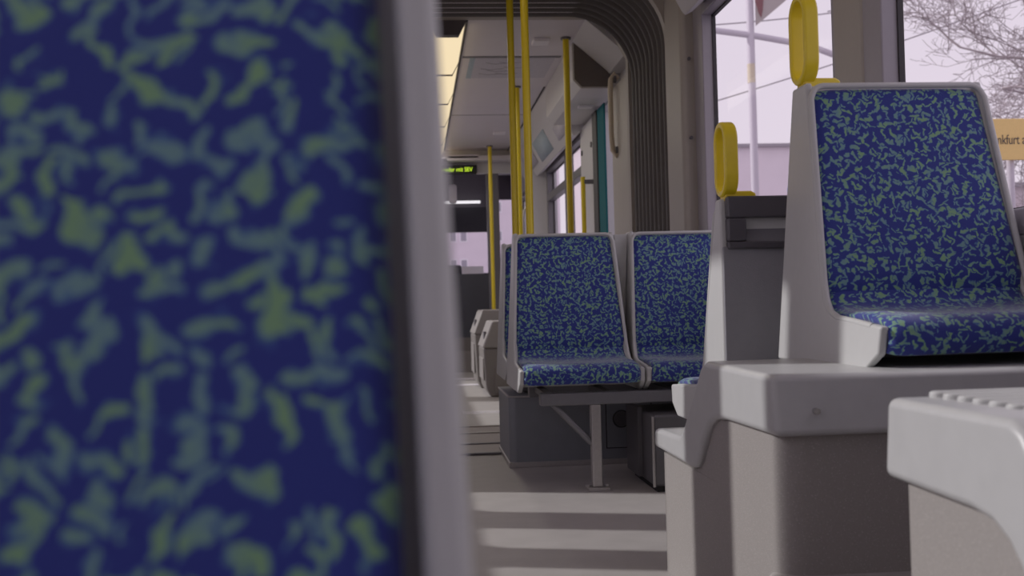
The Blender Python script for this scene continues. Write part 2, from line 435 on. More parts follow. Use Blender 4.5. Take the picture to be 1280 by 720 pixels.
# sun bands on the far aisle floor, painted as flat pale strips
for yy, lb in ((9.3, 'pale painted sun band across the aisle beside the bins'), (10.1, 'pale painted sun band across the aisle before the cab')):
    tag(MB().box(-.6, .9, yy, yy+.16, .0005, .004).build('floor_sun_band', 'white'), lb, 'painted sun band', kind='structure')

# ------------------------------------------------------------------ ceiling lights
for i, lb in enumerate(['warm ceiling light nearest the gangway', 'second warm ceiling light from the gangway', 'third warm ceiling light from the gangway', 'fourth warm ceiling light from the gangway', 'warm ceiling light nearest the cab']):
    ya = 6.14+i*1.03
    t = thing('ceiling_light', lb, 'light', (XC, ya+.5, ZC), 'trapezoid ceiling lights in a row')
    lens = MB().prism([(XC-.105, ZC), (XC-.062, ZC-.08), (XC+.062, ZC-.08), (XC+.105, ZC)], 'y', ya, ya+1.0).build('lens', 'lens', t, bevel=.008)
    MB().prism([(XC-.108, ZC), (XC-.064, ZC-.084), (XC+.064, ZC-.084), (XC+.108, ZC)], 'y', ya+1.0, ya+1.03).build('joint_strip', 'header', t)
    if i == 0: MB().prism([(XC-.108, ZC), (XC-.064, ZC-.084), (XC+.064, ZC-.084), (XC+.108, ZC)], 'y', ya-.06, ya).build('end_cap', 'header', t)
for i, lb in enumerate(['warm ceiling light above the close seat', 'warm ceiling light above the facing seats', 'warm ceiling light before the gangway']):
    ya = 1.0+i*1.35
    t = thing('ceiling_light', lb, 'light', (XC, ya+.5, ZC), 'trapezoid ceiling lights in a row')
    MB().prism([(XC-.105, ZC), (XC-.062, ZC-.08), (XC+.062, ZC-.08), (XC+.105, ZC)], 'y', ya, ya+1.2).build('lens', 'lens', t, bevel=.008)
    MB().prism([(XC-.108, ZC), (XC-.064, ZC-.084), (XC+.064, ZC-.084), (XC+.108, ZC)], 'y', ya+1.2, ya+1.23).build('joint_strip', 'header', t)

# ------------------------------------------------------------------ seats
FL = [.232, .033]
def halfw(z): return FL[0]-FL[1]*max(0, min(1, z/.605))
def cushion_mesh(name, prof, wfun, parent, dish, corner_r=0, thick=.018, NU=24):
    me = bpy.data.meshes.new(name); vs = []; uv = []; L = [0]
    for i in range(1, len(prof)): L.append(L[-1]+math.dist(prof[i], prof[i-1]))
    tot = L[-1]
    for i, (y, z) in enumerate(prof):
        a = prof[max(0, i-1)]; b_ = prof[min(len(prof)-1, i+1)]
        ty, tz = b_[0]-a[0], b_[1]-a[1]; l = math.hypot(ty, tz) or 1
        ny, nz = -tz/l, ty/l                                # normal towards the sitter
        w = wfun(z, L[i])
        dt = tot-L[i]
        if corner_r and dt < corner_r: w -= corner_r-math.sqrt(max(0, corner_r**2-(corner_r-dt)**2))
        for j in range(NU+1):
            u = -1+2*j/NU
            u = math.copysign(abs(u)**.8, u)
            e = -.012*abs(u)**14+dish(L[i]/tot)*abs(u)**3
            if corner_r: e -= .010*max(0, 1-dt/.012)**2
            vs.append((u*w, y+ny*e, z+nz*e)); uv.append((u*w, L[i]))
    n = NU+1
    fs = [(i*n+j, i*n+j+1, (i+1)*n+j+1, (i+1)*n+j) for i in range(len(prof)-1) for j in range(NU)]
    me.from_pydata(vs, [], fs)
    ul = me.uv_layers.new(name='UVMap')
    rx = random.uniform(0, 5)
    for lp in me.loops: ul.data[lp.index].uv = (uv[lp.vertex_index][0]+rx, uv[lp.vertex_index][1]+rx*.7)
    for p_ in me.polygons: p_.use_smooth = True
    me.materials.append(M['fabric'])
    o = bpy.data.objects.new(name, me); C.objects.link(o); o.parent = parent
    s = o.modifiers.new('solid', 'SOLIDIFY'); s.thickness = thick; s.offset = -1 if True else 1
    return o
def spline(pts, n=8):
    out = []
    for i in range(len(pts)-1):
        p0 = pts[max(0, i-1)]; p1 = pts[i]; p2 = pts[i+1]; p3 = pts[min(len(pts)-1, i+2)]
        for k in range(n):
            t = k/n
            out.append(tuple(.5*((2*p1[q])+(-p0[q]+p2[q])*t+(2*p0[q]-5*p1[q]+4*p2[q]-p3[q])*t*t+(-p0[q]+3*p1[q]-3*p2[q]+p3[q])*t**3) for q in (0, 1)))
    return out+[pts[-1]]

def make_seat(label, group, rear_top=-.055, H=.605, pocket=False, sb=0, wide=False):
    inset, pf = (.025, -.010) if wide else (.006, .006)
    t = thing('tram_seat', label, 'seat', (0, 0, 0), group)
    tf = -.145+sb
    sh = MB()
    inner = [(-.545, .083)]+[(-.44, .092), (-.36, .095)]+[(-.315+sb, .100), (-.285+sb, .115), (-.264+sb+pf*.5, .145), (-.256+sb+pf, .19)]
    prof = [(tf+pf, H), (rear_top, H), (0, 0), (-.475, 0), (-.535, .032)]+inner
    for s in (-1, 1):
        sd = MB().prism(prof, 'x', s*(FL[0]-.018), s*FL[0])
        sd.map(lambda x, y, z: (x*halfw(z)/FL[0], y, z))
        sh.add(sd.v, sd.f)
    blk = MB().prism([(tf+.02, H-.004), (rear_top-.003, H-.004), (-.004, .002), (-.24+sb, .002), (-.235+sb, .13)], 'x', -FL[0]+.012, FL[0]-.012)
    blk.map(lambda x, y, z: (x*halfw(z)/FL[0], y, z)); sh.add(blk.v, blk.f)
    sh.prism([(-.2, .045), (-.515, .045), (-.525, .075), (-.30, .08), (-.2, .12)], 'x', -FL[0]+.016, FL[0]-.016)
    sh.build('shell', 'shell', t, bevel=.006, seg=3)
    # raised rim around the back upholstery, rounded at the top corners
    path = []
    r = .03
    fy = lambda z: -.264+sb+(z-.15)*(tf-.004+.264-sb)/(H-.15)
    for yq, zq in ((-.50+sb, .082), (-.42+sb, .090), (-.34+sb, .096), (-.30+sb, .107), (-.276+sb, .13)): path.append((-(halfw(zq)-.006), yq, zq))
    for z in (.17, .25, .35, .45, H-.01-r): path.append((-(halfw(z)-.006), fy(z), z))
    w = halfw(H)-.006
    for a, bz in arc(-(w-r), H-.01-r, r, 180, 90, 6)[1:]: path.append((a, fy(bz), bz))
    full = path+[(-x, y, z) for x, y, z in path[::-1]]
    MB().tube(full, .0065, 10).build('rim', 'shell', t)
    # upholstery
    n = 26
    bp = [(-.250+sb, .125), (-.256+sb, .15), (-.258+sb, .18)]+[(-.258+sb+(tf+.258-sb)*((i/n)), .18+(H-.012-.18)*(i/n)) for i in range(1, n-2)]
    bp += [(-.258+sb+(tf+.258-sb)*q, .18+(H-.012-.18)*q) for q in (.93, .95, .97, .982, .99, .995, 1)]
    cushion_mesh('back_cushion', bp, lambda z, l: halfw(z)-inset, t, lambda q: .006*(1-q), corner_r=.03)
    sp = spline([(-.245+sb, .20), (-.252+sb, .16), (-.272+sb, .125), (-.31, .108), (-.38, .103), (-.46, .104), (-.515, .102), (-.545, .085), (-.552, .055), (-.538, .030)], 6)
    # run from the front lip to the back so that the normals face the sitter
    cushion_mesh('seat_cushion', sp[::-1], lambda z, l: FL[0]-.019 if z < .13 else FL[0]-.019-(z-.13)*.07, t, lambda q: .012*math.sin(PI*min(1, q*1.0)) if q > .35 else .004)
    # back panel
    zt = H-.115 if pocket else H-.03
    yy = lambda z: rear_top*z/H
    bpn = MB().prism([(yy(.03)-.002, .03), (yy(.03)+.006, .03), (yy(zt)+.006, zt), (yy(zt)-.002, zt)], 'x', -.205, .205)
    bpn.map(lambda x, y, z: (x*(halfw(z)-.004)/.205, y, z)).build('back_panel', 'panel' if pocket else 'shell', t, bevel=.003)
    if pocket:
        wq = halfw(H)-.012
        hp = MB()
        y0, y1 = rear_top-.02, rear_top+.026
        hp.box(-wq, wq, y0, y1, H-.048, H+.004).box(-wq, wq, y0, y1, H-.122, H-.104)
        hp.box(-wq, -wq+.045, y0, y1, H-.104, H-.048).box(wq-.045, wq, y0, y1, H-.104, H-.048)
        g_ = hp.build('grip_recess', 'recess', t, bevel=.005)
        MB().prism([(y0+.012, H-.05), (y0, H-.05), (y0, H-.106), (y1-.012, H-.106)], 'x', -wq+.03, wq-.03).build('pocket_floor', 'pocket', g_)
    return t
proto = make_seat('blue and green patterned seat standing on the tall podium by the right window', 'patterned tram seats')
proto.location = (1.053, 2.41, .542)
def put_seat(loc, rz, label):
    o = copy_tree(proto); o.location = loc; o.rotation_euler = (0, 0, rz); o['label'] = label
    return o
put_seat((1.055, .84, .552), PI, 'seat facing away on the ribbed podium, cut off at right picture edge')
put_seat((.592, 4.40, .36), 0, 'aisle seat of the blue patterned pair on a steel leg')
put_seat((1.058, 4.40, .36), 0, 'window seat of the blue patterned pair on a steel leg')
put_seat((.600, 5.06, .36), 0, 'patterned seat half hidden behind the aisle seat of the pair')
FL[:] = [.237, .018]
fseat = make_seat('blurred blue and green patterned seat very close at left', 'patterned tram seats', wide=True)
fseat.location = (-.212, .648, .36)
FL[:] = [.214, .012]
gs = make_seat('seat turned away with grey back panel and dark grip recess on the low podium shelf', 'patterned tram seats', rear_top=-.035, H=.562, pocket=True, sb=.065)
gs.location = (.932, 2.49, .36); gs.rotation_euler = (0, 0, PI)

# yellow loop grips on the seat corners
def loop_handle(label, x, y, z, H, D, foot, sgn):
    t = thing('grab_loop', label, 'handle', (x, y, z), 'yellow grab loops on seat corners')
    wdt, th = .034, .016
    r = D/2
    out = [(y+a, z+bb) for a, bb in arc(0, H-r, r, 0, 180, 14)]+[(y+a, z+bb) for a, bb in arc(0, r, r, 180, 360, 14)]
    ri = r-th
    inn = [(y+a, z+bb) for a, bb in arc(0, H-r, ri, 0, 180, 14)]+[(y+a, z+bb) for a, bb in arc(0, r, ri, 180, 360, 14)]
    n = len(out); vs = []
    for xx in (x-wdt/2, x+wdt/2): vs += [(xx, p_[0], p_[1]) for p_ in out]+[(xx, p_[0], p_[1]) for p_ in inn]
    fs = []
    for q in range(n):
        w = (q+1) % n
        fs += [(q, w, n+w, n+q), (2*n+q, 2*n+w, 3*n+w, 3*n+q), (q, w, 2*n+w, 2*n+q), (n+q, n+w, 3*n+w, 3*n+q)]
    MB().add(vs, fs).build('loop', 'yellow', t, bevel=.006, seg=3)
    f = MB().prism([(x-.012, z-.012), (x+foot-.012, z-.012), (x+foot, z-.002), (x+foot, z+.008), (x+foot-.012, z+.014), (x-.01, z+.014)], 'y', y-.022, y+.022)
    f.build('foot', 'yellow', t, bevel=.006)
loop_handle('yellow grab loop on the tall seat in front of the pillar', .886, 2.36, 1.158, .205, .105, .075, 1)
loop_handle('yellow grab loop on the seat with the grey back panel', .752, 2.540, .926, .182, .10, .066, 1)

# ------------------------------------------------------------------ podiums
def podium(name, label, my, screws):
    ym = my
    t = thing(name, label, 'podium', (.95, ym(2.2), 0), 'wheel podiums with grey covers')
    cov = [(1.80, .549), (2.225, .552), (2.26, .54), (2.355, .455), (2.43, .39), (2.47, .366), (2.73, .357), (2.738, .308), (2.37, .308), (2.335, .313), (2.305, .333), (2.275, .365), (2.24, .400), (2.21, .420), (2.165, .436), (2.10, .442), (1.78, .445)]
    c = MB().prism([(ym(a), z) for a, z in cov], 'x', .60, 1.295)
    c.build('cover', 'cover', t, bevel=.013, seg=4, ang=50)
    pl = [(1.29, 1.80), (1.29, 2.725), (.650, 2.725)]+[(.615+.035-.035*math.sin(a), 2.69+.035*math.cos(a)) for a in (.5, 1.0, PI/2)]
    pl += [(.615+.045-.045*math.cos(a), 1.80+.045-.045*math.sin(a)) for a in (0, .4, .8, 1.2, PI/2)]
    # lower part: side profile below the cover, rounded vertical corners
    low = MB().prism([(x, ym(y)) for x, y in pl], 'z', 0, .30); low.build('base', 'base', t, bevel=0)
    pl2 = [(1.29, 1.80), (1.29, 2.42), (.80, 2.42), (.80, 2.22), (.615, 2.22)]+pl[-5:]
    MB().prism([(x, ym(y)) for x, y in pl2], 'z', .30, .53).build('base_riser', 'base', t)
    MB().prism([(ym(a), z) for a, z in ((2.12, .29), (2.40, .29), (2.355, .318), (2.325, .332), (2.30, .352), (2.26, .395), (2.22, .425), (2.12, .455))], 'x', .616, .80).build('base_riser', 'base', t)
    for (x, z) in screws:
        MB().cyl((x, ym(1.789), z), (x, ym(1.777), z), .006, 10).build('screw', 'screw', t)
    return t
podium('seat_podium', 'speckled podium with smooth grey cover under the tall window seat', lambda y: y, [(.672, .487)])
p2 = podium('seat_podium', 'podium with ribbed grey top cut off at lower right corner', lambda y: 1.357-(y-1.785)*.68, [])
rb = MB()
for k in range(11):
    yy = 1.325-k*.036
    poly = [(q[0], q[1]) for q in arc(.650+.009, yy, .010, 90, 270, 6)]+[(1.05, yy-.010), (1.05, yy+.010)]
    rb.prism(poly, 'z', .53, .557)
rb.build('ribs', 'shell', p2, bevel=.004)
fs_ = thing('foot_step', 'raised grey floor step between the two podiums', 'step', (.95, 1.62, 0), kind='structure')
MB().box(.598, 1.295, 1.30, 1.87, 0, .205).build('tread', 'floor', fs_, bevel=.025)

# ------------------------------------------------------------------ seat bench support, boxes below
t = thing('bench_support', 'steel beam with single leg and brace carrying the seat pair', 'seat support', (.64, 4.0, 0))
MB().box(.44, 1.30, 3.885, 3.945, .312, .358).box(.44, 1.30, 4.28, 4.34, .312, .358).build('beam', 'gsteel', t, bevel=.006)
lg = MB().box(.624, .661, 3.89, 3.935, .012, .314).build('leg', 'steel', t, bevel=.006)
MB().box(.605, .685, 3.875, 3.955, 0, .012).cyl((.612, 3.91, .01), (.612, 3.91, .02), .008).cyl((.678, 3.91, .01), (.678, 3.91, .02), .008).build('foot_plate', 'steel', lg, bevel=.002)
MB().tube([(.488, 3.915, .315), (.628, 3.915, .17)], .012, 8).build('brace', 'gsteel', t)
MB().prism([(.80, .955), (.853, .955), (.828, .42), (.823, .42)], 'y', 4.285, 4.315).build('filler_panel', 'shell', t, bevel=.004)
for xx in (.46, .68, .92, 1.12): MB().box(xx, xx+.03, 3.945, 4.28, .335, .357).build('bracket', 'gsteel', t)

t = thing('equipment_box', 'low grey equipment box with round lock behind the steel leg', 'box', (.8, 4.85, 0))
MB().prism([(.378, 4.54), (.40, 4.52), (1.22, 4.52), (1.22, 5.08), (.378, 5.08)], 'z', .015, .355).map(lambda x, y, z: (x, y, min(z, .30))).build('case', 'box', t, bevel=.008)
MB().box(.373, 1.22, 4.512, 5.085, 0, .022).build('kick_strip', 'steel', t, bevel=.003)
h = MB().box(.79, .98, 4.514, 4.522, .07, .275).build('hatch', 'box', t, bevel=.002)
hf = MB()
for a in ((.786, .790, .066, .279), (.98, .984, .066, .279), (.786, .984, .275, .279), (.786, .984, .066, .070)): hf.box(a[0], a[1], 4.516, 4.521, a[2], a[3])
hf.build('hatch_gap', 'black', t)
MB().cyl((.852, 4.516, .19), (.852, 4.505, .19), .033, 24).build('round_lock', 'dbox', h, bevel=.003)
MB().tube([(.852+.034*math.cos(a), 4.510, .19+.034*math.sin(a)) for a in [k*PI/12 for k in range(24)]], .004, 6, closed=True).build('lock_ring', 'black', h)
MB().tube([(.377, 5.07, .296), (.377, 4.54, .296), (.40, 4.519, .296), (1.21, 4.519, .296)], .004, 6).build('top_trim', 'steel', t)
# row behind stands on the box
t = thing('bench_support', 'low plinth carrying the seat behind the pair', 'seat support', (.8, 4.9, .30))
MB().box(.45, .82, 4.72, 5.07, .30, .357).build('plinth', 'gsteel', t, bevel=.006)

t = thing('heater_box', 'dark grey heater box under the window seat by the wall', 'heater', (1.05, 4.1, 0))
MB().box(.830, 1.295, 3.80, 4.22, .02, .275).build('case', 'dbox', t, bevel=.012)
MB().box(.843, 1.295, 3.81, 4.21, 0, .022).build('foot', 'black', t)
MB().box(.812, .831, 3.98, 4.20, .03, .29).build('side_flange', 'dbox', t, bevel=.003)
MB().tube([(.831, 3.80, .02), (.831, 3.80, .27)], .005, 6).build('bright_edge', 'steel', t)

# ------------------------------------------------------------------ poles
def pole(label, x, y, z0, z1, r=.019, collar=True, base=False):
    t = thing('grab_pole', label, 'pole', (x, y, z0), 'yellow vertical grab poles')
    MB().cyl((x, y, z0), (x, y, z1), r, 24).build('tube', 'yellow', t)
    if collar: MB().cyl((x, y, z1-.012), (x, y, z1), r+.012, 24).build('top_collar', 'dframe', t)
    if base: MB().cyl((x, y, z0), (x, y, z0+.035), r+.003, 24).build('base_collar', 'dframe', t)
    return t
pole('yellow pole standing in the gangway, left of the nearest pole', .522, 5.55, .012, 2.286, .018)
pole('nearest yellow pole rising from the seat row behind the pair', .538, 5.0, .968, 2.30, .0185, base=True)
pole('thin distant yellow pole between the two near poles', .783, 7.93, 0, ZC, .019)
pole('yellow pole by the right door with dark collar at the ceiling', .947, 6.485, 0, ZC, .0195)
pole('far yellow pole in front of the driver cab', .781, 10.86, 0, ZC, .0195)
t = thing('grab_pole', 'short yellow handrail post beside the far window', 'pole', (1.19, 7.50, .3), 'yellow vertical grab poles')
MB().cyl((1.19, 7.50, .3), (1.19, 7.50, 1.57), .017).build('tube', 'yellow', t)
MB().box(1.19, 1.265, 7.485, 7.515, 1.52, 1.55).build('bracket', 'dframe', t)
MB().box(1.19, 1.265, 7.485, 7.515, .4, .43).build('bracket', 'dframe', t)

# ------------------------------------------------------------------ door, header and grab bar on the far right
d = thing('door_2', 'far right door with teal edges and tall glass', 'door', (XR, 7.0, 0), kind='structure')
MB().box(1.25, 1.264, 6.95, 7.20, .02, 1.99).build('teal_edge', 'teal', d, bevel=.008)
MB().box(1.24, 1.30, 7.20, 7.37, .02, 1.99).build('rubber_seal', 'rubber', d, bevel=.01)
MB().box(1.30, 1.33, 6.60, 6.65, .02, 1.99).box(1.30, 1.33, 6.65, 6.95, .02, .25).box(1.30, 1.33, 6.65, 6.95, 1.93, 1.99).build('leaf_frame', 'frame', d, bevel=.004)
MB().add([(1.315, 6.65, .25), (1.315, 6.95, .25), (1.315, 6.95, 1.93), (1.315, 6.65, 1.93)], [(0, 1, 2, 3)]).build('pane', 'glass', d)
t = thing('door_header_cover', 'bulky angular mechanism cover above the right door', 'cover', (1.15, 7.3, 2.0), kind='structure')
hp = [(1.0, ZC), (1.0, 2.065), (1.05, 2.012), (1.30, 2.012), (1.30, ZC)]
MB().prism(hp, 'y', 6.6, 7.95).build('cover_shell', 'wall', t, bevel=.006)
MB().prism([(1.012, 2.29), (1.012, 2.07), (1.055, 2.022), (1.235, 2.022), (1.235, 2.11)], 'y', 6.592, 6.601).build('end_panel', 'header', t)
MB().box(1.12, 1.22, 7.15, 7.22, 1.998, 2.013).build('spot_lamp', 'white', t, bevel=.004)
t = thing('grab_bar', 'beige vertical grab bar on the post beside the right door', 'handle', (1.2, 6.5, 1.6))
MB().tube([(1.25, 6.42, 1.60), (1.225, 6.42, 1.565), (1.205, 6.42, 1.60), (1.20, 6.42, 1.7), (1.20, 6.42, 1.95), (1.205, 6.42, 2.03), (1.225, 6.42, 2.06), (1.25, 6.42, 2.03)], .016, 12).build('bar', 'tan', t)
for zz in (1.60, 2.03): MB().cyl((1.222, 6.42, zz), (1.236, 6.42, zz), .024).build('mount', 'dframe', t)
p = thing('pillar', 'light grey door post with two bolts beside the far window', 'pillar', (1.28, 7.7, 0), kind='structure')
MB().box(1.262, 1.31, 7.37, 8.035, .0, 1.99).build('post_panel', 'wall', p, bevel=.006)
for yy in (7.52, 7.95): MB().cyl((1.262, yy, 1.80), (1.252, yy, 1.80), .02).build('bolt', 'dframe', p)
# wall post between gangway and door
p = thing('pillar', 'pale wall post carrying the beige grab bar', 'pillar', (1.27, 6.4, 0), kind='structure')
MB().box(1.235, 1.31, YB1+.03, 6.60, 0, 2.0).build('post_panel', 'wall_tan', p, bevel=.01)

# ceiling fittings and prints
tag(MB().box(.75, .85, 6.48, 6.60, ZC-.022, ZC).build('ceiling_lamp', 'white', bevel=.006), 'small white rectangular fitting on ceiling near the right door', 'ceiling fitting')
tag(MB().box(.76, .87, 9.95, 10.06, ZC-.022, ZC).build('ceiling_lamp', 'white', bevel=.006), 'small white rectangular fitting on ceiling near the cab', 'ceiling fitting')
t = thing('route_map_print', 'pale route map print stuck flat on the ceiling', 'print', (.6, 7.3, ZC))
MB().box(.39, .95, 7.0, 7.62, ZC-.003, ZC).build('sheet', 'paper', t)
MB().box(.39, .425, 7.0, 7.62, ZC-.0045, ZC-.002).build('blue_strip', 'bluepaper', t)
for k in range(7):
    xa = .46+random.random()*.3; ya = 7.08+random.random()*.45
    MB().tube([(xa, ya, ZC-.003), (xa+.06, ya+.04, ZC-.003), (xa+.16, ya+.02*random.random(), ZC-.003)], .003, 4).build('map_line', 'frame', t)
def cove_print(y0, y1, t0, t1, m, label):
    P = lambda tt, y: Vector((1.0+.19*tt, y, ZC-.355*tt))+Vector((-.88, 0, -.47))*.004
    o = MB().add([P(t0, y0), P(t1, y0), P(t1, y1), P(t0, y1)], [(0, 1, 2, 3)]).build('notice_print', m)
    sd = o.modifiers.new('solid', 'SOLIDIFY'); sd.thickness = .003
    return tag(o, label, 'print', 'prints on the far cove panel')
cove_print(8.0, 8.5, .62, .9, 'paper', 'light blue print on the cove nearest the right door')
cove_print(8.9, 9.7, .45, .92, 'bluepaper', 'light blue print on the cove in the middle of the far windows')
cove_print(9.9, 10.7, .25, .85, 'paper', 'pale print on the cove nearest the cab')

# ------------------------------------------------------------------ bins
def bin_(label, x0, x1, y0, y1, H):
    t = thing('console_bin', label, 'bin', ((x0+x1)/2, (y0+y1)/2, 0), 'grey plastic consoles in the far aisle')
    zc = H-.20
    MB().prism([(x0+.03, 0), (x0, .06), (x0-.015, zc), (x1, zc), (x1, 0)], 'y', y0, y1).build('body', 'bin', t, bevel=.015)
    MB().prism([(x0-.022, zc), (x0+.055, H), (x1, H), (x1, zc)], 'y', y0-.01, y1+.01).build('hood', 'bins', t, bevel=.012)
    MB().box(x0-.019, x0-.010, y0+.12, y1-.12, .12, zc-.08).build('side_panel', 'bins', t, bevel=.004)
    MB().box(x0+.06, x1, y0-.02, y0+.01, .03, .22).build('front_plinth', 'bin', t, bevel=.006)
    MB().box(x0+.002, x0+.018, y0+.22, y0+.36, zc+.05, zc+.12).build('slot', 'dframe', t)
bin_('nearer grey console with sloped hood left of the seat pair', .512, .95, 8.05, 8.75, .565)
bin_('farther grey console with sloped hood beyond the nearer one', .492, .95, 8.95, 9.6, .65)

# ------------------------------------------------------------------ cab end
t = thing('cab_partition', 'dark glazed partition between passenger room and driver cab', 'partition', (XC, YE, 0), kind='structure')
MB().box(XL, .76, YE, YE+.05, 0, .18).box(XL, .76, YE-.01, YE+.06, .18, .22).build('lower_panel', 'bin', t)
MB().box(XL, .76, YE, YE+.05, .22, .36).build('middle_panel', 'header', t)
MB().box(XL, .76, YE+.002, YE+.04, .36, 1.02).build('dark_panel', 'cab', t)
MB().box(XL, XR, YE, YE+.06, 2.06, ZC).build('upper_panel', 'wall', t)
MB().box(.76, .89, YE, YE+.08, 0, 2.06).build('door_post', 'dframe', t, bevel=.01)
MB().add([(XL, YE+.02, 1.02), (.76, YE+.02, 1.02), (.76, YE+.02, 2.06), (XL, YE+.02, 2.06)], [(0, 1, 2, 3)]).build('pane', 'glass', t)
MB().box(.89, 1.0, YE, YE+.05, 0, .95).build('side_panel', 'cabhead', t)
MB().add([(.89, YE+.02, .95), (XR, YE+.02, .95), (XR, YE+.02, 2.06), (.89, YE+.02, 2.06)], [(0, 1, 2, 3)]).build('side_pane', 'glass', t)
p = thing('pillar', 'plain grey corner post beside the cab window', 'pillar', (1.2, 10.5, 0), kind='structure')
MB().box(1.11, 1.30, 10.42, 10.62, 0, 2.1).build('post_panel', 'wall', p, bevel=.012)
t = thing('grab_bar', 'chrome bent grab rail on the corner post by the cab', 'handle', (1.1, 10.5, .8))
MB().tube([(1.11, 10.5, .7), (1.07, 10.5, .75), (1.06, 10.5, 1.0), (1.06, 10.5, 1.5), (1.075, 10.5, 1.6), (1.11, 10.5, 1.66)], .014, 10).build('bar', 'steel', t)
t = thing('led_display', 'long black display with glowing yellow green letters above the cab', 'display', (.15, 11.1, 2.12))
MB().box(-.55, .66, 11.10, 11.2, 2.05, 2.14).build('housing', 'black', t, bevel=.006)
text_mesh('letters', 'wieder mit SEV', .062, 'led', t, (.615, 11.097, 2.073), (PI/2, 0, 0), 'RIGHT', .0005, .86)
t = thing('ceiling_bulkhead', 'grey bulkhead rail below the ceiling before the cab', 'bulkhead', (.3, 11.0, 2.2), kind='structure')
MB().box(-.7, .68, 10.98, 11.19, 2.19, 2.23).box(.35, 1.1, 10.98, 11.19, 2.17, 2.22).build('rail', 'ceil', t, bevel=.006)
# cab interior
t = thing('cab_dashboard', 'dark driver dashboard with raised console under the windscreen', 'dashboard', (.1, 12.5, 0))
MB().box(-.95, .95, 12.3, 13.0, .05, .98).build('desk', 'dash', t, bevel=.03)
MB().prism([(12.25, .98), (12.4, 1.12), (12.8, 1.16), (12.95, .98)], 'x', -.5, .45).build('instrument_hood', 'dash', t, bevel=.02)
MB().prism([(12.24, 1.0), (12.35, 1.14), (12.36, 1.14), (12.26, .99)], 'x', .52, .78).build('paper_sheet', 'white', t)
MB().box(.55, .9, 12.28, 12.5, .98, 1.06).build('side_console', 'dash', t, bevel=.02)
t = thing('driver_seat', 'dark driver seat back seen through the cab glass', 'seat', (.25, 11.75, 0))
MB().prism([(11.62, .5), (11.56, 1.08), (11.62, 1.14), (11.70, 1.1), (11.78, .5)], 'x', .0, .50).build('seat_back', 'cab', t, bevel=.03)
MB().box(.02, .48, 11.7, 12.15, .42, .54).build('seat', 'cab', t, bevel=.03)
MB().cyl((.25, 11.9, 0), (.25, 11.9, .43), .06).build('pedestal', 'dash', t)
t = thing('sun_blind', 'dark pulled down sun blind across the windscreen top', 'blind', (.1, 13.1, 1.6))
MB().box(-.9, .93, 13.08, 13.12, 1.58, 2.29).build('cloth', 'cabhead', t)
MB().box(-.9, .93, 13.03, 13.08, 1.58, 1.88).build('lower_cloth', 'dash', t)
MB().cyl((-.88, 12.95, 1.935), (.80, 12.95, 1.935), .016, 12).build('glowing_tube', 'tube', t)  # emissive tube drawn as a thin bright line across the cab
t = thing('wall_front', 'front end of the tram around the windscreen', 'wall', (XC, 13.4, 0), kind='structure')
MB().box(XL-.08, XR+.08, 13.36, 13.44, 0, .85).box(XL-.08, XR+.08, 13.36, 13.44, 2.0, ZC).box(XL-.08, -.9, 13.36, 13.44, .85, 2.0).box(1.27, XR+.08, 13.36, 13.44, .85, 2.0).build('front_panel', 'cabhead', t)
MB().add([(-.9, 13.39, .85), (1.27, 13.39, .85), (1.27, 13.39, 2.0), (-.9, 13.39, 2.0)], [(0, 1, 2, 3)]).build('windscreen', 'glass', t)
t = thing('cab_device', 'small white device hanging under the cab roof', 'device', (.43, 11.7, 2.3))
MB().box(.38, .47, 11.62, 11.72, 1.80, 2.0).build('housing', 'white', t, bevel=.025)
MB().cyl((.43, 11.67, 1.99), (.43, 11.67, 2.3), .01).build('rod', 'dframe', t)
t = thing('bench_support', 'low grey pedestal under the blurred close seat', 'seat support', (-.2, .4, 0))
MB().box(-.38, -.04, .2, .6, .30, .358).build('beam', 'gsteel', t, bevel=.006)
MB().box(-.26, -.16, .34, .46, 0, .30).build('leg', 'gsteel', t, bevel=.01)

# ------------------------------------------------------------------ outside
struct('ground', MB().box(-60, 80, -30, 160, -.42, -.40), 'asphalt', 'pale grey street around the tram', 'ground')
def house(label, x0, x1, y0, y1, H, m, wins, roofh=0, face='y'):
    t = thing('building', label, 'building', ((x0+x1)/2, (y0+y1)/2, -.4), 'pale buildings along the street')
    MB().box(x0, x1, y0, y1, -.4, H).build('wall', m, t)
    if roofh: MB().prism([(x0-.2, H), (x1+.2, H), (x1+.2, H+roofh*.3), (x0-.2, H+roofh*.3)], 'y', y0-.2, y1).build('roof', 'roof', t)
    for (a, b_, c_, d_) in wins:
        if face == 'y': f = MB().box(a, b_, y0-.06, y0+.02, c_, d_).build('window', 'white', t); MB().box(a+.12, b_-.12, y0-.08, y0-.05, c_+.12, d_-.12).build('pane', 'winpane', f)
        else: f = MB().box(x0-.06, x0+.02, a, b_, c_, d_).build('window', 'white', t); MB().box(x0-.08, x0-.05, a+.12, b_-.12, c_+.12, d_-.12).build('pane', 'winpane', f)
# straight ahead, seen through the windscreen
house('pale apartment house ahead of the windscreen', -16, 15, 110, 120, 16, 'facade', [(a_, a_+.8, z, z+1.15) for a_ in (-8, -4.5, -1, 1.2, 3.5, 4.6, 8.2, 10.4) for z in (1.6, 4.4, 7.25, 10.2)], 1)
# right, behind the lamp post
house('long low white building behind the lamp post', 11.0, 20.5, 40, 48, 6.45, 'facade', [], .4)
house('pale town house seen through the far door', 8.2, 13.2, 50, 58, 8.4, 'facade2', [(8.6+k*1.2, 9.3+k*1.2, z, z+1.5) for k in range(4) for z in (1, 3.4, 5.8)], .8)
house('rose grey building low behind the bare tree', 15.6, 40, 30, 36, 3.75, 'facade2', [(16+k*3, 17.3+k*3, .6, 2.2) for k in range(7)], .4)

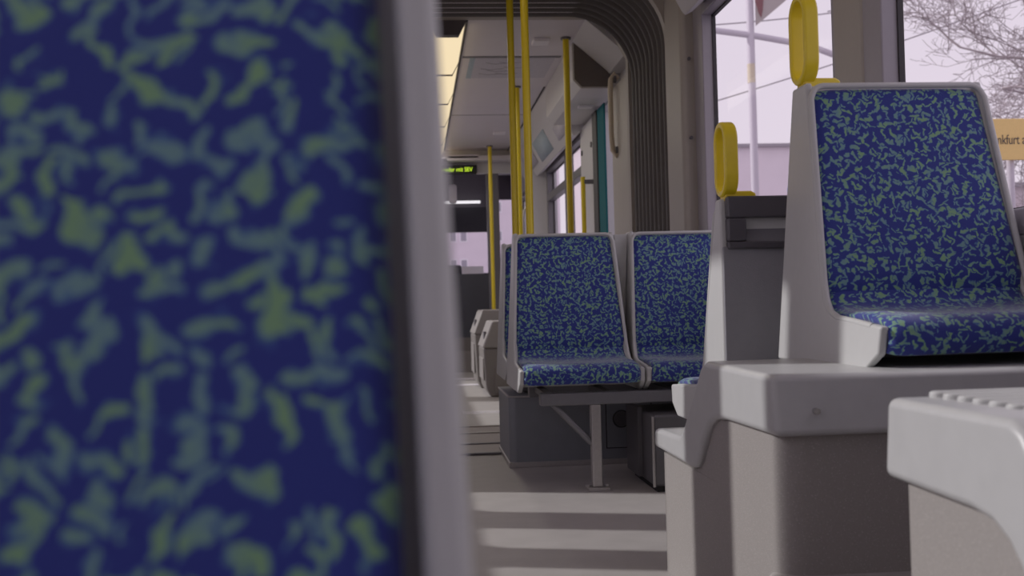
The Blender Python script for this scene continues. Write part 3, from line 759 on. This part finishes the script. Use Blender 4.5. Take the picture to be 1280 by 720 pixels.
t = thing('lamp_post', 'slim pale lamp post with long bent arm and small board', 'lamp post', (5.18, 16, -.4))
MB().cyl((5.18, 16, -.4), (5.18, 16, 8), .058, 16).build('post', 'post', t)
MB().tube([(4.2, 16, 4.84), (4.52, 16.0, 4.79), (5.2, 16, 4.70), (5.76, 16, 4.60), (6.2, 16, 4.50), (6.55, 16, 4.37), (6.9, 16, 4.14), (7.2, 16, 3.8)], .05, 10).build('arm', 'post', t)
MB().cyl((5.175, 16, 3.97), (5.175, 16, 4.26), .0615, 16).build('warm_reflection', 'tan', t)  # warm glass reflection, put on the post as a beige band
bd = MB().prism([(5.25, 4.83), (5.25, 5.6), (6.2, 5.6)], 'y', 15.92, 15.96).build('board', 'signback', t)
MB().prism([(5.24, 5.2), (5.29, 5.02), (5.325, 4.95), (5.35, 5.05), (5.37, 5.25), (5.36, 5.5), (5.25, 5.5)], 'y', 15.905, 15.925).build('emblem', 'red', bd)

t = thing('stop_sign_board', 'yellow direction board with dark lettering behind the tall seat', 'sign', (3.6, 6.2, 1.5))
MB().box(3.33, 4.05, 6.20, 6.22, 1.478, 1.728).build('sheet', 'ysign', t, bevel=.004)
text_mesh('lettering', 'Frankfurt a', .082, 'ink', t, (3.434, 6.198, 1.574), (PI/2, 0, 0), 'LEFT', .001, .70)
MB().cyl((3.615, 6.25, -.4), (3.615, 6.25, 1.72), .022, 12).build('post', 'post', t)

t = thing('round_sign', 'small round blue sign with white figure beside the grey seat', 'sign', (5.86, 16, -.4))
MB().cyl((5.86, 16, 2.32), (5.86, 16.02, 2.32), .17, 32).build('disc', 'bluesign', t)
MB().tube([(5.78+.045*math.cos(a), 15.99, 2.26+.045*math.sin(a)) for a in [k*PI/8 for k in range(16)]], .012, 6, closed=True).tube([(5.94+.045*math.cos(a), 15.99, 2.26+.045*math.sin(a)) for a in [k*PI/8 for k in range(16)]], .012, 6, closed=True).tube([(5.78, 15.99, 2.26), (5.83, 15.99, 2.38), (5.91, 15.99, 2.38), (5.94, 15.99, 2.26)], .012, 6).build('bicycle_figure', 'white', t)
MB().cyl((5.86, 16.05, -.4), (5.86, 16.05, 2.45), .03).build('post', 'post', t)

def wire(label, p0, p1, r=.012, sag=.1):
    P = [Vector(p0).lerp(Vector(p1), k/12)-Vector((0, 0, sag*math.sin(PI*k/12))) for k in range(13)]
    tag(MB().tube(P, r, 6).build('overhead_wire', 'wire'), label, 'wire', 'thin overhead wires outside')
wire('upper overhead wire crossing above the lamp arm', (4.3, 18, 5.33), (9.5, 18, 5.95))
wire('overhead wire rising from the left window edge to the bare tree', (4.4, 18, 3.85), (10.8, 18, 5.85), sag=.05)
wire('high overhead wire at the top of the tree window', (7.4, 18.5, 5.75), (13, 18.5, 6.8))

# bare tree
t = thing('bare_tree', 'bare winter tree with fine twigs beyond the right window', 'tree', (10.3, 14, -.4))
br = MB(); tw = MB()
def grow(p, dirv, L, r, lev):
    n = 5; path = [p]; q = p.copy(); dv = dirv.copy()
    for k in range(n):
        dv = (dv+Vector((random.uniform(-.25, .25), random.uniform(-.25, .25), random.uniform(-.2, .22)))).normalized()
        q = q+dv*L/n; path.append(q.copy())
    (br if lev < 1 else tw).tube(path, [max(.0035, r*(1-.6*k/n)) for k in range(n+1)], 8 if lev < 1 else 4)
    if lev >= 4: return
    for k in range(1, n+1):
        for _ in range(2 if lev == 1 else 1):
            side = Vector((random.uniform(-1, .8), random.uniform(-1, 1), random.uniform(-.6, .8))).normalized()
            grow(path[k], (dv*.6+side*.8).normalized(), L*random.uniform(.38, .62), r*.5, lev+1)
br.tube([(10.3, 14, -.4), (10.25, 14, 1.2), (10.2, 14.05, 2.6), (10.3, 14, 4.2), (10.2, 14, 6.0)], [.15, .13, .12, .10, .07], 10)
for z0, dx, dz, L in ((2.2, -1, .35, 2.4), (2.9, -1, .28, 2.6), (3.6, -1, .25, 2.6), (4.3, -1, .35, 2.2)):
    grow(Vector((10.2, 14, z0)), Vector((dx, random.uniform(-.3, .3), dz)).normalized(), L, .034, 0)
br.build('trunk', 'bark', t); tw.build('twigs', 'bark', t)

# ------------------------------------------------------------------ light
w = bpy.data.worlds.new('overcast_sky'); SC.world = w; w.use_nodes = True
nt = w.node_tree; nt.nodes.clear()
bg = nt.nodes.new('ShaderNodeBackground'); ow = nt.nodes.new('ShaderNodeOutputWorld')
tcw = nt.nodes.new('ShaderNodeTexCoord'); sep = nt.nodes.new('ShaderNodeSeparateXYZ'); rmp = nt.nodes.new('ShaderNodeValToRGB')
nt.links.new(tcw.outputs['Generated'], sep.inputs[0]); nt.links.new(sep.outputs[2], rmp.inputs[0])
rmp.color_ramp.elements[0].position = 0; rmp.color_ramp.elements[0].color = srgb(233, 220, 234)
rmp.color_ramp.elements[1].position = .8; rmp.color_ramp.elements[1].color = srgb(224, 210, 230)
nt.links.new(rmp.outputs[0], bg.inputs[0]); bg.inputs[1].default_value = .93
nt.links.new(bg.outputs[0], ow.inputs[0])
for i, (yy, e) in enumerate(((8.6, 9),)):
    al = bpy.data.lights.new('ceiling_lamp_light', 'AREA'); al.shape = 'RECTANGLE'; al.size = .2; al.size_y = 4.8; al.energy = e; al.color = (1, .94, .86)
    ao = bpy.data.objects.new('ceiling_lamp_light', al); C.objects.link(ao); ao.location = (XC, yy, ZC-.09)
su = bpy.data.lights.new('hazy_sun', 'SUN'); su.energy = 2.3; su.color = (1, .96, .94); su.angle = math.radians(1.2)
so = bpy.data.objects.new('hazy_sun', su); C.objects.link(so); so.location = (-8, 3, 6)
so.rotation_euler = Vector((1, -.30, -.66)).normalized().to_track_quat('-Z', 'Y').to_euler()

SC.view_settings.view_transform = 'Standard'
SC.view_settings.look = 'None'
SC.view_settings.exposure = 0
SC.view_settings.gamma = 1.2
SC.cycles.max_bounces = 10
SC.cycles.diffuse_bounces = 6
SC.cycles.transparent_max_bounces = 16
SC.cycles.sample_clamp_indirect = 4
SC.cycles.use_denoising = True
